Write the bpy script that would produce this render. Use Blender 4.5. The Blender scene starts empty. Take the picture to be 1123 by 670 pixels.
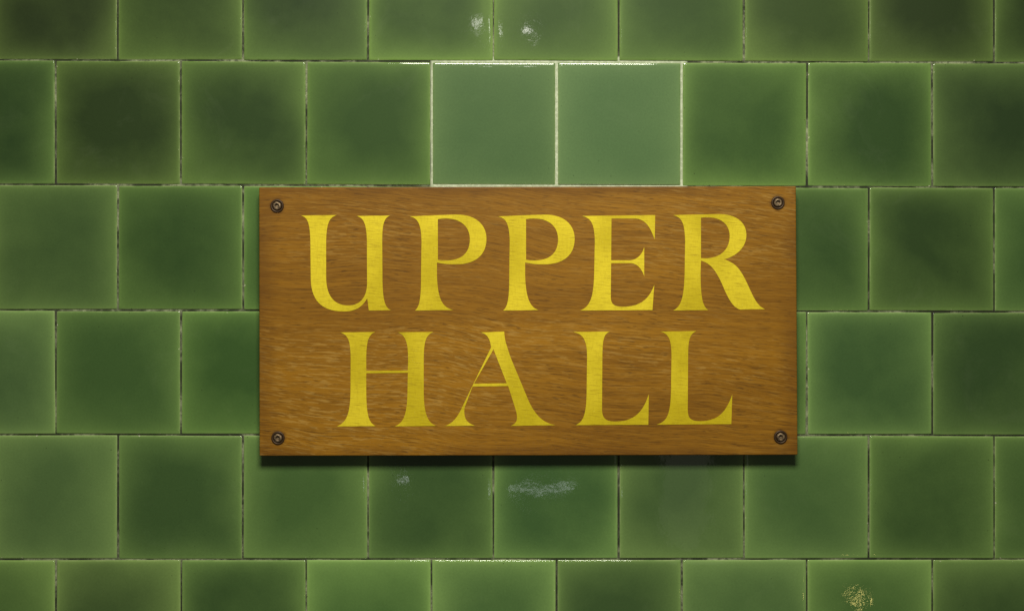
import bpy, bmesh, math, random
from mathutils import Vector
random.seed(7)
S=0.0011; CAMD=1.7
def X(px): return (px-561.5)*S
def Z(py): return (335-py)*S
def lin(c):
    return tuple(((v/255)/12.92 if v/255<=0.04045 else ((v/255+0.055)/1.055)**2.4) for v in c)
scene=bpy.context.scene
col=scene.collection
scene.view_settings.view_transform='Standard'; scene.view_settings.look='None'; scene.view_settings.exposure=0

# ---------------- node helper
class NT:
    def __init__(s,name):
        s.m=bpy.data.materials.new(name); s.m.use_nodes=True
        s.t=s.m.node_tree; s.t.nodes.clear()
        s.out=s.n('ShaderNodeOutputMaterial'); s.b=s.n('ShaderNodeBsdfPrincipled')
        s.l(s.b.outputs[0],s.out.inputs[0])
    def n(s,t,**k):
        x=s.t.nodes.new(t)
        for a,v in k.items(): setattr(x,a,v)
        return x
    def l(s,a,b): s.t.links.new(a,b)
    def put(s,sock,v):
        if isinstance(v,bpy.types.NodeSocket): s.l(v,sock)
        else: sock.default_value=v
    def math(s,op,a,b=0.0,c=0.0,clamp=False):
        x=s.n('ShaderNodeMath',operation=op); x.use_clamp=clamp
        s.put(x.inputs[0],a); s.put(x.inputs[1],b); s.put(x.inputs[2],c); return x.outputs[0]
    def vm(s,op,a,b=(0,0,0)):
        x=s.n('ShaderNodeVectorMath',operation=op); s.put(x.inputs[0],a); s.put(x.inputs[1],b)
        return x.outputs['Value'] if op in('LENGTH','DISTANCE') else x.outputs[0]
    def noise(s,vec,scale,detail=3,rough=.5,dist=0,w=None):
        x=s.n('ShaderNodeTexNoise'); 
        if w is not None: x.noise_dimensions='4D'; s.put(x.inputs['W'],w)
        s.put(x.inputs['Vector'],vec); x.inputs['Scale'].default_value=scale; x.inputs['Detail'].default_value=detail
        x.inputs['Roughness'].default_value=rough; x.inputs['Distortion'].default_value=dist
        return x.outputs['Fac']
    def mr(s,v,a,b,c=0.,d=1.,smooth=True):
        x=s.n('ShaderNodeMapRange'); x.interpolation_type='SMOOTHSTEP' if smooth else 'LINEAR'
        s.put(x.inputs[0],v)
        for i,q in enumerate((a,b,c,d)): s.put(x.inputs[i+1],q)
        return x.outputs[0]
    def mix(s,f,a,b,bt='MIX'):
        x=s.n('ShaderNodeMix',data_type='RGBA',blend_type=bt)
        s.put(x.inputs[0],f)
        s.put(x.inputs[6],a if not isinstance(a,tuple) else (a+(1,))[:4]); s.put(x.inputs[7],b if not isinstance(b,tuple) else (b+(1,))[:4])
        return x.outputs[2]
    def attr(s,name,o='Color'):
        x=s.n('ShaderNodeAttribute',attribute_name=name); return x.outputs[o]
    def bump(s,h,strength,dist,normal=None):
        x=s.n('ShaderNodeBump'); s.put(x.inputs['Height'],h); x.inputs['Strength'].default_value=strength; x.inputs['Distance'].default_value=dist
        if normal is not None: s.l(normal,x.inputs['Normal'])
        return x.outputs[0]

# ---------------- tile material
t=NT('green_glazed_tile')
obj=t.n('ShaderNodeTexCoord').outputs['Object']
uv=t.n('ShaderNodeUVMap',uv_map='UVMap').outputs[0]
seed=t.attr('tile_seed','Fac')
flat=t.attr('tile_flat','Fac')
d1=t.n('ShaderNodeTexNoise',noise_dimensions='4D'); t.l(uv,d1.inputs['Vector']); t.l(seed,d1.inputs['W']); d1.inputs['Scale'].default_value=1.3; d1.inputs['Detail'].default_value=1.5
off=t.vm('SCALE',t.vm('SUBTRACT',d1.outputs['Color'],(.5,.5,.5))); off.node.inputs['Scale'].default_value=0.38
uvd=t.vm('ADD',uv,off)
def sepuv(u):
    sx=t.n('ShaderNodeSeparateXYZ'); t.l(u,sx.inputs[0])
    return [t.math('ABSOLUTE',t.math('MULTIPLY',t.math('SUBTRACT',sx.outputs[i],.5),2)) for i in(0,1)]
def edge(u,p,k=1.0):
    a,b=[t.math('MINIMUM',t.math('POWER',q,p),1.0) for q in sepuv(u)]
    return t.math('SUBTRACT',1.0,t.math('MULTIPLY',t.math('SUBTRACT',1.0,t.math('MULTIPLY',a,k)),t.math('SUBTRACT',1.0,t.math('MULTIPLY',b,k))))
ab=sepuv(uv); mx_=t.math('MAXIMUM',ab[0],ab[1])
e_soft=edge(uvd,2.8,.85)
e_hard=edge(uv,10,.8)
e_line=t.mr(mx_,.93,.995)
blotch=t.mr(t.noise(uv,1.5,2.5,.5,.3,seed),.28,.74)
fine=t.noise(obj,70,5,.65)
vfine=t.noise(obj,420,2,.6)
f=t.math('ADD',t.math('MULTIPLY',e_soft,.48),t.math('MULTIPLY',e_hard,.46))
f=t.math('ADD',f,t.math('MULTIPLY',t.math('SUBTRACT',blotch,.5),.24))
f=t.math('ADD',f,t.math('MULTIPLY',t.math('SUBTRACT',fine,.5),.14))
f=t.math('ADD',f,t.math('MULTIPLY',e_line,.20))
f=t.math('ADD',f,.03,clamp=True)
f=t.math('MULTIPLY',f,t.math('SUBTRACT',1.0,t.math('MULTIPLY',flat,.25)))
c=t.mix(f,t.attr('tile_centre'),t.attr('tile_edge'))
hv=t.math('ADD',.88,t.math('MULTIPLY',vfine,.27))
hsv=t.n('ShaderNodeHueSaturation'); t.l(c,hsv.inputs['Color']); t.l(hv,hsv.inputs['Value']); hsv.inputs['Saturation'].default_value=.97
c=hsv.outputs[0]
rim=t.math('MULTIPLY',t.mr(mx_,.978,.999),t.mr(t.noise(obj,45,4,.7),.36,.62))
c=t.mix(t.math('MULTIPLY',rim,.5),c,lin((150,165,112)))
ch=t.math('MULTIPLY',t.mr(mx_,.970,.985),t.mr(t.noise(obj,150,3,.6),.68,.71))
c=t.mix(ch,c,lin((170,172,145)))
pits=t.mr(t.noise(obj,330,1,.4),.775,.80)
c=t.mix(t.math('MULTIPLY',pits,.7),c,lin((25,32,12)))
smear=t.mr(t.noise(obj,11,5,.7,1.5),.55,.75)
c=t.mix(t.math('MULTIPLY',smear,.025),c,lin((150,160,130)))
t.l(c,t.b.inputs['Base Color'])
t.put(t.b.inputs['Roughness'],.5)
t.b.inputs['Specular IOR Level'].default_value=.12
t.b.inputs['Coat Weight'].default_value=.9
t.put(t.b.inputs['Coat Roughness'],t.mr(smear,0,1,.04,.07))
w1=t.noise(obj,13,2,.5); w2=t.noise(obj,75,3,.55); w3=t.noise(obj,330,2,.5)
rough_patch=t.mr(t.noise(obj,9,3,.6),.42,.62,.1,1.)
h=t.math('ADD',t.math('ADD',w1,t.math('MULTIPLY',w2,.10)),t.math('MULTIPLY',t.math('MULTIPLY',w3,rough_patch),.035))
bn=t.bump(h,1.0,.00045)
t.l(bn,t.b.inputs['Coat Normal'])
bn2=t.bump(w1,1.0,.0004); t.l(bn2,t.b.inputs['Normal'])
tile_mat=t.m

# ---------------- grout
g=NT('aged_grout')
obj=g.n('ShaderNodeTexCoord').outputs['Object']
n1=g.mr(g.noise(obj,18,6,.65,.5),.44,.64); n2=g.mr(g.noise(obj,220,4,.7),.42,.62)
c=g.mix(n1,lin((34,38,20)),lin((132,138,108)))
c=g.mix(g.math('MULTIPLY',n2,.55),c,lin((20,22,12)))
sp=g.n('ShaderNodeSeparateXYZ'); g.l(obj,sp.inputs[0])
mx=g.mr(g.math('ABSOLUTE',g.math('SUBTRACT',sp.outputs[0],X(613))),139*S,142*S,1,0)
mz=g.mr(g.math('ABSOLUTE',g.math('SUBTRACT',sp.outputs[2],Z(135))),71*S,74*S,1,0)
fr=g.math('MULTIPLY',mx,mz)
c=g.mix(fr,c,g.mix(n2,lin((152,160,134)),lin((178,184,160))))
g.l(c,g.b.inputs['Base Color']); g.b.inputs['Roughness'].default_value=.9
g.l(g.bump(g.noise(obj,500,4,.7),.6,.0006),g.b.inputs['Normal'])
grout_mat=g.m

# ---------------- tiled wall mesh
rows={  # glaze tone per tile, with the lighting's darker top put into the colours
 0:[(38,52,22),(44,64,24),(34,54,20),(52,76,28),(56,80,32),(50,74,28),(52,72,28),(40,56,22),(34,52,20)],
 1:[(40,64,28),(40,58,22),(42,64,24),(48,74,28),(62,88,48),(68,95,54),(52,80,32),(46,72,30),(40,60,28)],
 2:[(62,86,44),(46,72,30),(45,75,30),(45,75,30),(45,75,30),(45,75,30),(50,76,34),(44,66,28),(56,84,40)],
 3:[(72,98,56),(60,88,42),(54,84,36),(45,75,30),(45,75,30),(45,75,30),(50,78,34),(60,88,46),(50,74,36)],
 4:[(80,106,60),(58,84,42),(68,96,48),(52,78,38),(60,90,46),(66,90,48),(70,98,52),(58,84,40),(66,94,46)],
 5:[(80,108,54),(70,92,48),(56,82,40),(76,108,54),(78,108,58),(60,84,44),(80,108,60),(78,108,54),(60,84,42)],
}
ylines={0:(66,3),1:(202.5,3.2),2:(340,2),3:(476.5,.8),4:(613.3,-.3)}
def yl(j,x):
    if j in ylines: b,tl=ylines[j]
    elif j<0: b,tl=66+137*j,3
    else: b,tl=613.3+137*(j-4),-.3
    return b+tl*x/1123
verts=[];faces=[];mats=[];A_c=[];A_e=[];A_s=[];A_f=[];UV=[]
mm=[0,0,.4,.9,1.6,2.6,6,14,32]
for j in range(-3,9):
    base=129 if j%2==0 else 61
    for k in range(-5,13):
        x0=base+137.35*(k-1); x1=x0+137.35
        isnew=(j==1 and k in(4,5))
        gp=1.5 if isnew else .9
        jit=[random.uniform(-.45,.45)*(.3 if isnew else 1) for _ in range(8)]
        px=[(x0+gp+jit[0],yl(j-1,x0)+gp+jit[1]),(x1-gp+jit[2],yl(j-1,x1)+gp+jit[3]),(x1-gp+jit[4],yl(j,x1)-gp+jit[5]),(x0+gp+jit[6],yl(j,x0)-gp+jit[7])]
        P=[Vector((X(a),Z(b))) for a,b in px]
        W=(x1-x0-2*gp)*S*1000
        ts=[m/W for m in mm]+[.36,.5,.64]+[1-m/W for m in reversed(mm)]
        n=len(ts)
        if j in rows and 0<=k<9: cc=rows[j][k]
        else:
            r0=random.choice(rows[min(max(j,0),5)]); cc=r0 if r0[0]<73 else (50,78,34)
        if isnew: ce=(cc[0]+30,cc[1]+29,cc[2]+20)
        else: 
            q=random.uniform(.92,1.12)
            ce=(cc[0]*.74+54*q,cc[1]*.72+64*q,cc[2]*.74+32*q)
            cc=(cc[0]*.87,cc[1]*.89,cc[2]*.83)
        tx,tz=random.gauss(0,.0018),random.gauss(0,.0018)
        if j in(0,4) and k in(3,4): tx=tz=0
        if j==5 and k==7: tx=tz=0
        pr=random.uniform(-.0003,.0003)
        b0=len(verts); sd=random.uniform(0,50)
        for a,v in enumerate(ts):
            for b,u in enumerate(ts):
                p=(P[0]*(1-u)+P[1]*u)*(1-v)+(P[3]*(1-u)+P[2]*u)*v
                ex=min(u,1-u)*W; ez=min(v,1-v)*W
                r=2.4; dr=0
                for q in(ex,ez):
                    if q<r: dr+=.9*(1-math.sqrt(max(0,1-(1-q/r)**2)))
                    dr+=.12*math.exp(-q/9)
                y=dr*.001+pr+(u-.5)*.15*tx+(v-.5)*.15*tz
                if a in(0,n-1) or b in(0,n-1): y=.007
                verts.append((p.x,y,p.y)); UV.append((u,1-v))
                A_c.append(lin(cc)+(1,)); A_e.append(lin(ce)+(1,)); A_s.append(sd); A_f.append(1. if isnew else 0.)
        for a in range(n-1):
            for b in range(n-1):
                i=b0+a*n+b
                faces.append((i,i+n,i+n+1,i+1)); mats.append(0)
def addv(p):
    verts.append(p); UV.append((0,0)); A_c.append((.1,.1,.1,1));A_e.append((.1,.1,.1,1));A_s.append(0);A_f.append(0); return len(verts)-1
xa,xb=X(129+137.35*-5),X(61+137.35*11.9); za,zb=Z(yl(8,0)-1),Z(yl(-4,0)+3)
NX,NZ=60,40
gi=[[addv((xa+(xb-xa)*i/NX,.0013,za+(zb-za)*k/NZ)) for i in range(NX+1)] for k in range(NZ+1)]
for k in range(NZ):
    for i in range(NX):
        faces.append((gi[k][i],gi[k][i+1],gi[k+1][i+1],gi[k+1][i])); mats.append(1)
bk=[addv((x,.12,z)) for x,z in((xa,za),(xb,za),(xb,zb),(xa,zb))]
fr_=[addv((x,.0013,z)) for x,z in((xa,za),(xb,za),(xb,zb),(xa,zb))]
for i in range(4):
    k=(i+1)%4; faces.append((fr_[i],bk[i],bk[k],fr_[k])); mats.append(1)
faces.append(tuple(reversed(bk))); mats.append(1)
me=bpy.data.meshes.new('tiled_wall'); me.from_pydata(verts,[],faces)
me.materials.append(tile_mat); me.materials.append(grout_mat)
me.polygons.foreach_set('material_index',mats); me.polygons.foreach_set('use_smooth',[m==0 for m in mats])
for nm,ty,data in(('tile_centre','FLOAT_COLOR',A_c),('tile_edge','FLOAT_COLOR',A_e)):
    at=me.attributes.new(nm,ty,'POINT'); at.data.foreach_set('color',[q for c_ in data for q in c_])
for nm,data in(('tile_seed',A_s),('tile_flat',A_f)):
    at=me.attributes.new(nm,'FLOAT','POINT'); at.data.foreach_set('value',data)
uvl=me.uv_layers.new(name='UVMap')
li=[0]*len(me.loops); me.loops.foreach_get('vertex_index',li)
uvl.data.foreach_set('uv',[q for i in li for q in UV[i]])
me.update()
wall=bpy.data.objects.new('tiled_wall',me); col.objects.link(wall)
wall['label']='green glazed ceramic tile wall in offset rows with pale grout'; wall['category']='wall'

# ---------------- sign
TH=.018; BACK=-.0015; FRONT=BACK-TH
kf=(CAMD+FRONT)/CAMD
def SX(px): return X(px)*kf
def SZ(py): return Z(py)*kf
sign=bpy.data.objects.new('wooden_sign',None); sign.empty_display_size=.05
ctr=Vector((SX(579.5),BACK,SZ(352))); sign.location=ctr; col.objects.link(sign)
sign['label']='varnished oak sign with gold capital lettering screwed to tiled wall'; sign['category']='sign'
def child(name,me,parent,loc=None):
    o=bpy.data.objects.new(name,me); col.objects.link(o); o.parent=parent
    if loc is not None: o.location=loc
    return o
def rel(px,py,y): return Vector((SX(px),y,SZ(py)))-ctr
screws=[(304,226),(853,222.5),(305,480),(856,479)]
w=NT('varnished_oak')
obj=w.n('ShaderNodeTexCoord').outputs['Object']
warp=w.n('ShaderNodeTexNoise'); w.l(obj,warp.inputs['Vector']); warp.inputs['Scale'].default_value=4; warp.inputs['Detail'].default_value=1.5
wo=w.vm('SCALE',w.vm('SUBTRACT',warp.outputs['Color'],(.5,.5,.5))); wo.node.inputs['Scale'].default_value=.05
ow=w.vm('ADD',obj,wo)
def mp(v,sc,rot=0):
    m0=w.n('ShaderNodeMapping'); w.l(v,m0.inputs[0]); m0.inputs['Rotation'].default_value=(0,rot,0)
    m=w.n('ShaderNodeMapping'); w.l(m0.outputs[0],m.inputs[0]); m.inputs['Scale'].default_value=sc; return m.outputs[0]
broad=w.mr(w.noise(mp(ow,(1.5,5,8),.05),1,3,.5,.3),.32,.68)
rings=w.noise(mp(ow,(4,30,150),-.06),1,5,.65,.1)
fib=w.noise(mp(ow,(14,60,1100),-.07),1,3,.6)
pores=w.noise(mp(ow,(34,60,1000),-.08),1,3,.7)
dash=w.noise(mp(ow,(75,60,800),-.08),1,1,.5)
fleck=w.noise(mp(ow,(50,60,480),-.12),1,3,.6,.3)
c=w.mix(broad,lin((112,73,6)),lin((138,94,13)))
c=w.mix(w.mr(rings,.40,.62,0,.42),c,lin((94,59,5)))
c=w.mix(w.mr(fib,.42,.7,0,.42),c,lin((150,108,30)))
midm=w.mr(w.noise(mp(obj,(1.8,3,8)),1,3,.5),.43,.64)
fl=w.math('MULTIPLY',w.mr(fleck,.51,.62),w.math('ADD',.05,w.math('MULTIPLY',midm,.45)))
c=w.mix(fl,c,lin((160,126,62)))
c=w.mix(w.mr(pores,.50,.68,0,.60),c,lin((64,39,5)))
c=w.mix(w.mr(dash,.63,.73,0,.5),c,lin((52,30,5)))
sx=None
for (a,b) in screws:
    d=w.vm('DISTANCE',obj,tuple(rel(a,b,FRONT)))
    s_=w.mr(d,.0065,.0120,1,0)
    sx=s_ if sx is None else w.math('MAXIMUM',sx,s_)
c=w.mix(w.math('MULTIPLY',sx,w.mr(w.noise(obj,150,4,.6),.3,.6,.1,.6)),c,lin((45,24,8)))
so=w.n('ShaderNodeSeparateXYZ'); w.l(obj,so.inputs[0])
rx=w.mr(w.math('ABSOLUTE',so.outputs[0]),.290,.3235); rz=w.mr(w.math('ABSOLUTE',so.outputs[2]),.142,.1615)
grime=w.math('MULTIPLY',w.math('MAXIMUM',rx,rz),w.mr(w.noise(obj,18,4,.6),.3,.65,.1,.5))
c=w.mix(grime,c,lin((72,42,8)))
w.l(c,w.b.inputs['Base Color'])
w.b.inputs['Specular IOR Level'].default_value=.15
w.put(w.b.inputs['Roughness'],.55)
w.b.inputs['Coat Weight'].default_value=.35; w.b.inputs['Coat Roughness'].default_value=.2
w.l(w.bump(w.math('ADD',w.math('MULTIPLY',pores,-.7),w.math('MULTIPLY',rings,.3)),.22,.0004),w.b.inputs['Normal'])
wood=w.m
bm=bmesh.new()
cs=[(284,205.5),(873,204.3),(874.8,498.8),(284.5,499.8)]
fv=[bm.verts.new(rel(a,b,FRONT)) for a,b in cs]; bv=[bm.verts.new(rel(a,b,BACK)) for a,b in cs]
bm.faces.new(fv[::-1]); bm.faces.new(bv)
for i in range(4):
    k=(i+1)%4; bm.faces.new((fv[i],fv[k],bv[k],bv[i]))
bmesh.ops.recalc_face_normals(bm,faces=bm.faces)
bmesh.ops.bevel(bm,geom=bm.edges[:],offset=.0015,segments=3,profile=.6,affect='EDGES')
me=bpy.data.meshes.new('board'); bm.to_mesh(me); bm.free(); me.materials.append(wood)
board=child('board',me,sign)

gd=NT('gold_leaf_paint')
tc=gd.n('ShaderNodeTexCoord').outputs['Object']; oi=gd.n('ShaderNodeObjectInfo')
obj=gd.vm('ADD',tc,oi.outputs['Location'])
def mp2(v,sc,rot=0):
    m0=gd.n('ShaderNodeMapping'); gd.l(v,m0.inputs[0]); m0.inputs['Rotation'].default_value=(0,rot,0)
    m=gd.n('ShaderNodeMapping'); gd.l(m0.outputs[0],m.inputs[0]); m.inputs['Scale'].default_value=sc; return m.outputs[0]
n1=gd.mr(gd.noise(mp2(obj,(11,10,9)),1,3,.5),.36,.64); n2=gd.noise(mp2(obj,(420,100,110)),1,4,.7); n3=gd.noise(mp2(obj,(50,100,900),-.08),1,3,.7)
c=gd.mix(n1,lin((180,160,20)),lin((206,185,38)))
c=gd.mix(gd.mr(n2,.45,.72,0,.26),c,lin((150,126,12)))
c=gd.mix(gd.mr(n3,.48,.72,0,.6),c,lin((126,98,12)))
c=gd.mix(gd.mr(gd.noise(obj,650,2,.6),.68,.74,0,.5),c,lin((225,210,110)))
gd.l(c,gd.b.inputs['Base Color']); gd.b.inputs['Metallic'].default_value=.2; gd.b.inputs['Roughness'].default_value=.5
gd.b.inputs['Specular IOR Level'].default_value=.2
gd.l(gd.bump(n3,.4,.0003),gd.b.inputs['Normal'])
gold=gd.m
L1="M 628,364 L 669,363.5 C 662,366 660.6,373 660.6,392 L 660.2,448 C 660.2,458.5 664,462 675,462 C 696,462 705.5,451 711.5,432 L 711,465.5 L 631,466 C 640,462.5 643,454 643.3,430 L 643.8,392 C 643.8,373 640,366 628,364 Z"
L2="M 724,363.5 L 764,363 C 756,366 754.6,373 754.6,392 L 754.2,448 C 754.2,458.5 757,461.6 768,461.6 C 788,461.6 796.5,451 803,432.5 L 802,464.8 L 720,465.5 C 732,462 735,454 735.8,430 L 736.4,392 C 736.4,373 734,366 724,363.5 Z"
def Pp(dx,foot=0):
    return (f"M 449,237.5 L 470,236.5 L 500,235.5 C 521,235 533.5,246 533.5,262 C 533.5,280 521,290 500,290 C 492,290 486,289.5 479.2,288 L 479.2,302 C 480,326 484,337 {497-foot},340 L 455,340.5 C 461,336 461.8,324 461.8,300 L 462.3,264 C 461.8,245 458,239 449,237.5 Z "
            "M 480.2,240.5 C 500,237.2 515.3,245 515.3,262.5 C 515.3,280 503,288.3 480.2,285 Z",dx)
glyphs=[
("M 330,236.5 L 369.5,236 C 361,238.5 358.2,245 357.7,264 L 357.7,304 C 357.7,325 367,335 382,335 C 394,335 402.4,327 402.6,311 L 402.4,264 C 401.8,245 399,239 391,237 L 428,236.5 C 421,239 419.2,246 419.2,264 L 419.5,310 C 420,328 422,338 429,340.2 L 404.5,340.5 L 402.8,327 C 397,337.5 389,341.5 377,341.5 C 353,341.5 340.8,330 340.8,304 L 340.4,264 C 339.8,246 338,238.5 330,236.5 Z",0),
Pp(0),Pp(96.7,3),
("M 638,237 L 718.5,236 L 718,263 C 713,249 708,239.8 695,239.8 L 670.6,239.8 L 670.2,285.6 L 690,285.6 C 698,285.4 704,280 706.5,271 L 706.5,303 C 703,293 698,288.6 690,288.6 L 670.2,288.6 L 669.8,326 C 670,334 674,336.4 683,336.4 C 701,336.4 711.5,329 717.5,312.5 L 715.5,340 L 636,340.5 C 648,336.5 651,324 651.6,300 L 652.3,264 C 651.8,245 648,239 638,237 Z",0),
("M 738,236 L 785,235 C 806,234 818.5,243 818.5,258 C 818.5,271 808,281 794,284.5 C 805,288 810,293 816,304 C 824,319 828,335 839,339 L 812,339.5 C 805,338 800,330 795,319 C 787,300 781,289 768.7,286 L 768.2,300 C 768.5,324 770,337 777,340 L 738,340.5 C 748,336 750,324 750.8,300 L 751.3,264 C 750.8,245 748,238.5 738,236 Z M 768.7,239 C 787,236.2 800.2,244 800.2,259 C 800.2,275 788,285 768.7,283.2 Z",0),
("M 373,364.5 L 411.5,364 C 404,367 402,374 401.7,392 L 401.7,406.4 L 447.3,406.1 L 447.6,392 C 447.3,374 444,367 436,364.3 L 475.5,364 C 467,367 465,374 464.7,392 L 464.7,430 C 465,454 469,463.5 478.5,466.8 L 433,467.3 C 443,463.5 446.4,454 446.9,430 L 447.3,408.7 L 401.7,409.1 L 401.7,430 C 402,454 404,463.5 412,467 L 369,467.5 C 380,463.5 384,454 384.4,430 L 384.6,392 C 384.3,374 382,367 373,364.5 Z",0),
("M 527,364.5 L 553,363.5 C 553,372 556,380 560,392 L 580,440 C 588,457 597,464 609.5,466 L 560,466.8 C 568,464 568,458 565.5,449 L 557.3,423.2 L 518.3,423.6 L 509.8,446 C 507.5,458 512,464 521,466.5 L 487.5,467 C 497,464 502,457 507,446 L 538.5,381 C 537.5,371 534,366 527,364.5 Z M 541.2,383 L 555.7,420.2 L 519.8,420.6 Z",0),
(L1,0),(L2,0)]
def parse(s,dx):
    tk=s.replace(',',' ').split(); i=0; out=[];pts=None
    while i<len(tk):
        k=tk[i]
        if k=='M': pts=[(float(tk[i+1])+dx,float(tk[i+2]))]; out.append(pts); i+=3
        elif k=='L': pts.append((float(tk[i+1])+dx,float(tk[i+2]))); i+=3
        elif k=='C':
            q=[float(v) for v in tk[i+1:i+7]]; p0=pts[-1]; p1=(q[0]+dx,q[1]);p2=(q[2]+dx,q[3]);p3=(q[4]+dx,q[5])
            for s_ in range(1,15):
                u=s_/14; a=(1-u)**3;b=3*u*(1-u)**2;c_=3*u*u*(1-u);d=u**3
                pts.append(tuple(a*p0[z]+b*p1[z]+c_*p2[z]+d*p3[z] for z in(0,1)))
            i+=7
        else: i+=1
    return out
for gs,dx in glyphs:
    paths=parse(gs,dx)
    xs=[p[0] for p in paths[0]]; ys=[p[1] for p in paths[0]]
    cx,cy=(min(xs)+max(xs))/2,(min(ys)+max(ys))/2
    cu=bpy.data.curves.new('letter','CURVE'); cu.dimensions='2D'; cu.fill_mode='BOTH'; cu.extrude=.00012
    for pts in paths:
        sp=cu.splines.new('POLY'); sp.points.add(len(pts)-1); sp.use_cyclic_u=True
        for q,(a,b) in zip(sp.points,pts): q.co=((a-cx)*S*kf,-(b-cy)*S*kf,0,1)
    tmp=bpy.data.objects.new('tmp',cu); col.objects.link(tmp)
    dg=bpy.context.evaluated_depsgraph_get()
    me=bpy.data.meshes.new_from_object(tmp.evaluated_get(dg)); 
    bpy.data.objects.remove(tmp); bpy.data.curves.remove(cu)
    for v in me.vertices: x,y,z=v.co; v.co=(x,-z,y)
    me.name='letter'; me.materials.clear(); me.materials.append(gold)
    o=child('letter',me,sign,rel(cx,cy,FRONT-.00022))
mt=NT('aged_brass'); obj=mt.n('ShaderNodeTexCoord').outputs['Object']
c=mt.mix(mt.mr(mt.noise(obj,400,3,.6),.35,.65),lin((62,48,34)),lin((132,112,86)))
mt.l(c,mt.b.inputs['Base Color']); mt.b.inputs['Metallic'].default_value=.6; mt.b.inputs['Roughness'].default_value=.5
mt.l(mt.bump(mt.noise(obj,700,3,.6),.3,.0004),mt.b.inputs['Normal'])
dk=NT('darkened_brass'); obj=dk.n('ShaderNodeTexCoord').outputs['Object']
c=dk.mix(dk.noise(obj,500,3,.6),lin((34,22,12)),lin((76,54,32)))
dk.l(c,dk.b.inputs['Base Color']); dk.b.inputs['Metallic'].default_value=.5; dk.b.inputs['Roughness'].default_value=.5
def lathe(name,prof,mat,hexfrom=None):
    N=36; vs=[];fs=[]
    for i,(r,y) in enumerate(prof):
        for a in range(N):
            th=2*math.pi*a/N; rr=r
            if hexfrom is not None and i>=hexfrom:
                m=(th%(math.pi/3))-math.pi/6; rr=r/math.cos(m)
            vs.append((rr*math.cos(th),y,rr*math.sin(th)))
    for i in range(len(prof)-1):
        for a in range(N):
            b=(a+1)%N; fs.append((i*N+a,i*N+b,(i+1)*N+b,(i+1)*N+a))
    fs.append(tuple(range((len(prof)-1)*N,len(prof)*N)))
    me=bpy.data.meshes.new(name); me.from_pydata(vs,[],fs); me.materials.append(mat)
    for p in me.polygons: p.use_smooth=len(p.vertices)==4
    return me
M=.001
head=lathe('screw',[(2*M,.002),(4.9*M,.0002),(5.2*M,-.0012),(4.9*M,-.0024),(4.2*M,-.0030),(3.3*M,-.0032),(2.5*M,-.0031),(2.35*M,-.0029),(2.3*M,-.0006)],mt.m,hexfrom=6)
washer=lathe('washer',[(8.0*M,.0002),(8.0*M,-.0006),(7.5*M,-.0013),(6.7*M,-.0015),(6.0*M,-.0011),(5.5*M,-.0004),(5.0*M,.0)],dk.m)
s0=None
for i,(a,b) in enumerate(screws):
    if s0 is None: o=child('screw',head,sign); s0=o; wsh=child('washer',washer,o)
    else:
        o=s0.copy(); col.objects.link(o); o.parent=sign; w_=wsh.copy(); col.objects.link(w_); w_.parent=o
    o.location=rel(a,b,FRONT-.0002); o.rotation_euler=(0,random.uniform(0,1),0)

# ---------------- light
def area(name,loc,target,sx,sy,power,color,spread=math.pi,shape='RECTANGLE'):
    l=bpy.data.lights.new(name,'AREA'); l.shape=shape; l.size=sx; l.size_y=sy; l.energy=power; l.color=color; l.spread=spread
    o=bpy.data.objects.new(name,l); col.objects.link(o); o.location=loc
    o.rotation_euler=(Vector(target)-Vector(loc)).to_track_quat('-Z','Y').to_euler(); return o
area('ceiling_light',(0.03,-1.45,1.12),(0,0,-.25),.6,.42,18.5,(1,.975,.83),math.radians(108))
area('hall_light',(0.06,-3.0,.905),(0,0,.3),.04,.025,.05,(1,.97,.9),shape='ELLIPSE')
area('hall_light',(-.095,-3.0,.915),(0,0,.3),.018,.03,.022,(1,.97,.9),shape='ELLIPSE')
area('low_light',(0.1,-3.0,-.61),(0.1,0,-.2),.22,.008,.04,(.93,.97,1))
area('low_light',(-.38,-3.0,-.58),(0.1,0,-.2),.02,.015,.009,(.95,.98,1))
area('warm_light',(1.15,-3.0,-.98),(.4,0,-.3),.016,.02,.022,(1,.8,.25),shape='ELLIPSE')
area('tile_sheen_light',(.60,-3.0,-.60),(0.1,0,-.2),.16,.5,.045,(1,1,.8),shape='ELLIPSE')  # unseen lamp added for a soft sheen on the tile below the sign
wd=bpy.data.worlds.new('World'); scene.world=wd; wd.use_nodes=True
wd.node_tree.nodes['Background'].inputs[0].default_value=(1,.98,.8,1); wd.node_tree.nodes['Background'].inputs[1].default_value=.085
cam=bpy.data.cameras.new('camera'); co=bpy.data.objects.new('camera',cam); col.objects.link(co)
co.location=(0,-CAMD,0); co.rotation_euler=(math.pi/2,0,0); cam.sensor_width=36; cam.lens=36*CAMD/(1123*S); cam.clip_end=100; cam.clip_start=.01
scene.camera=co
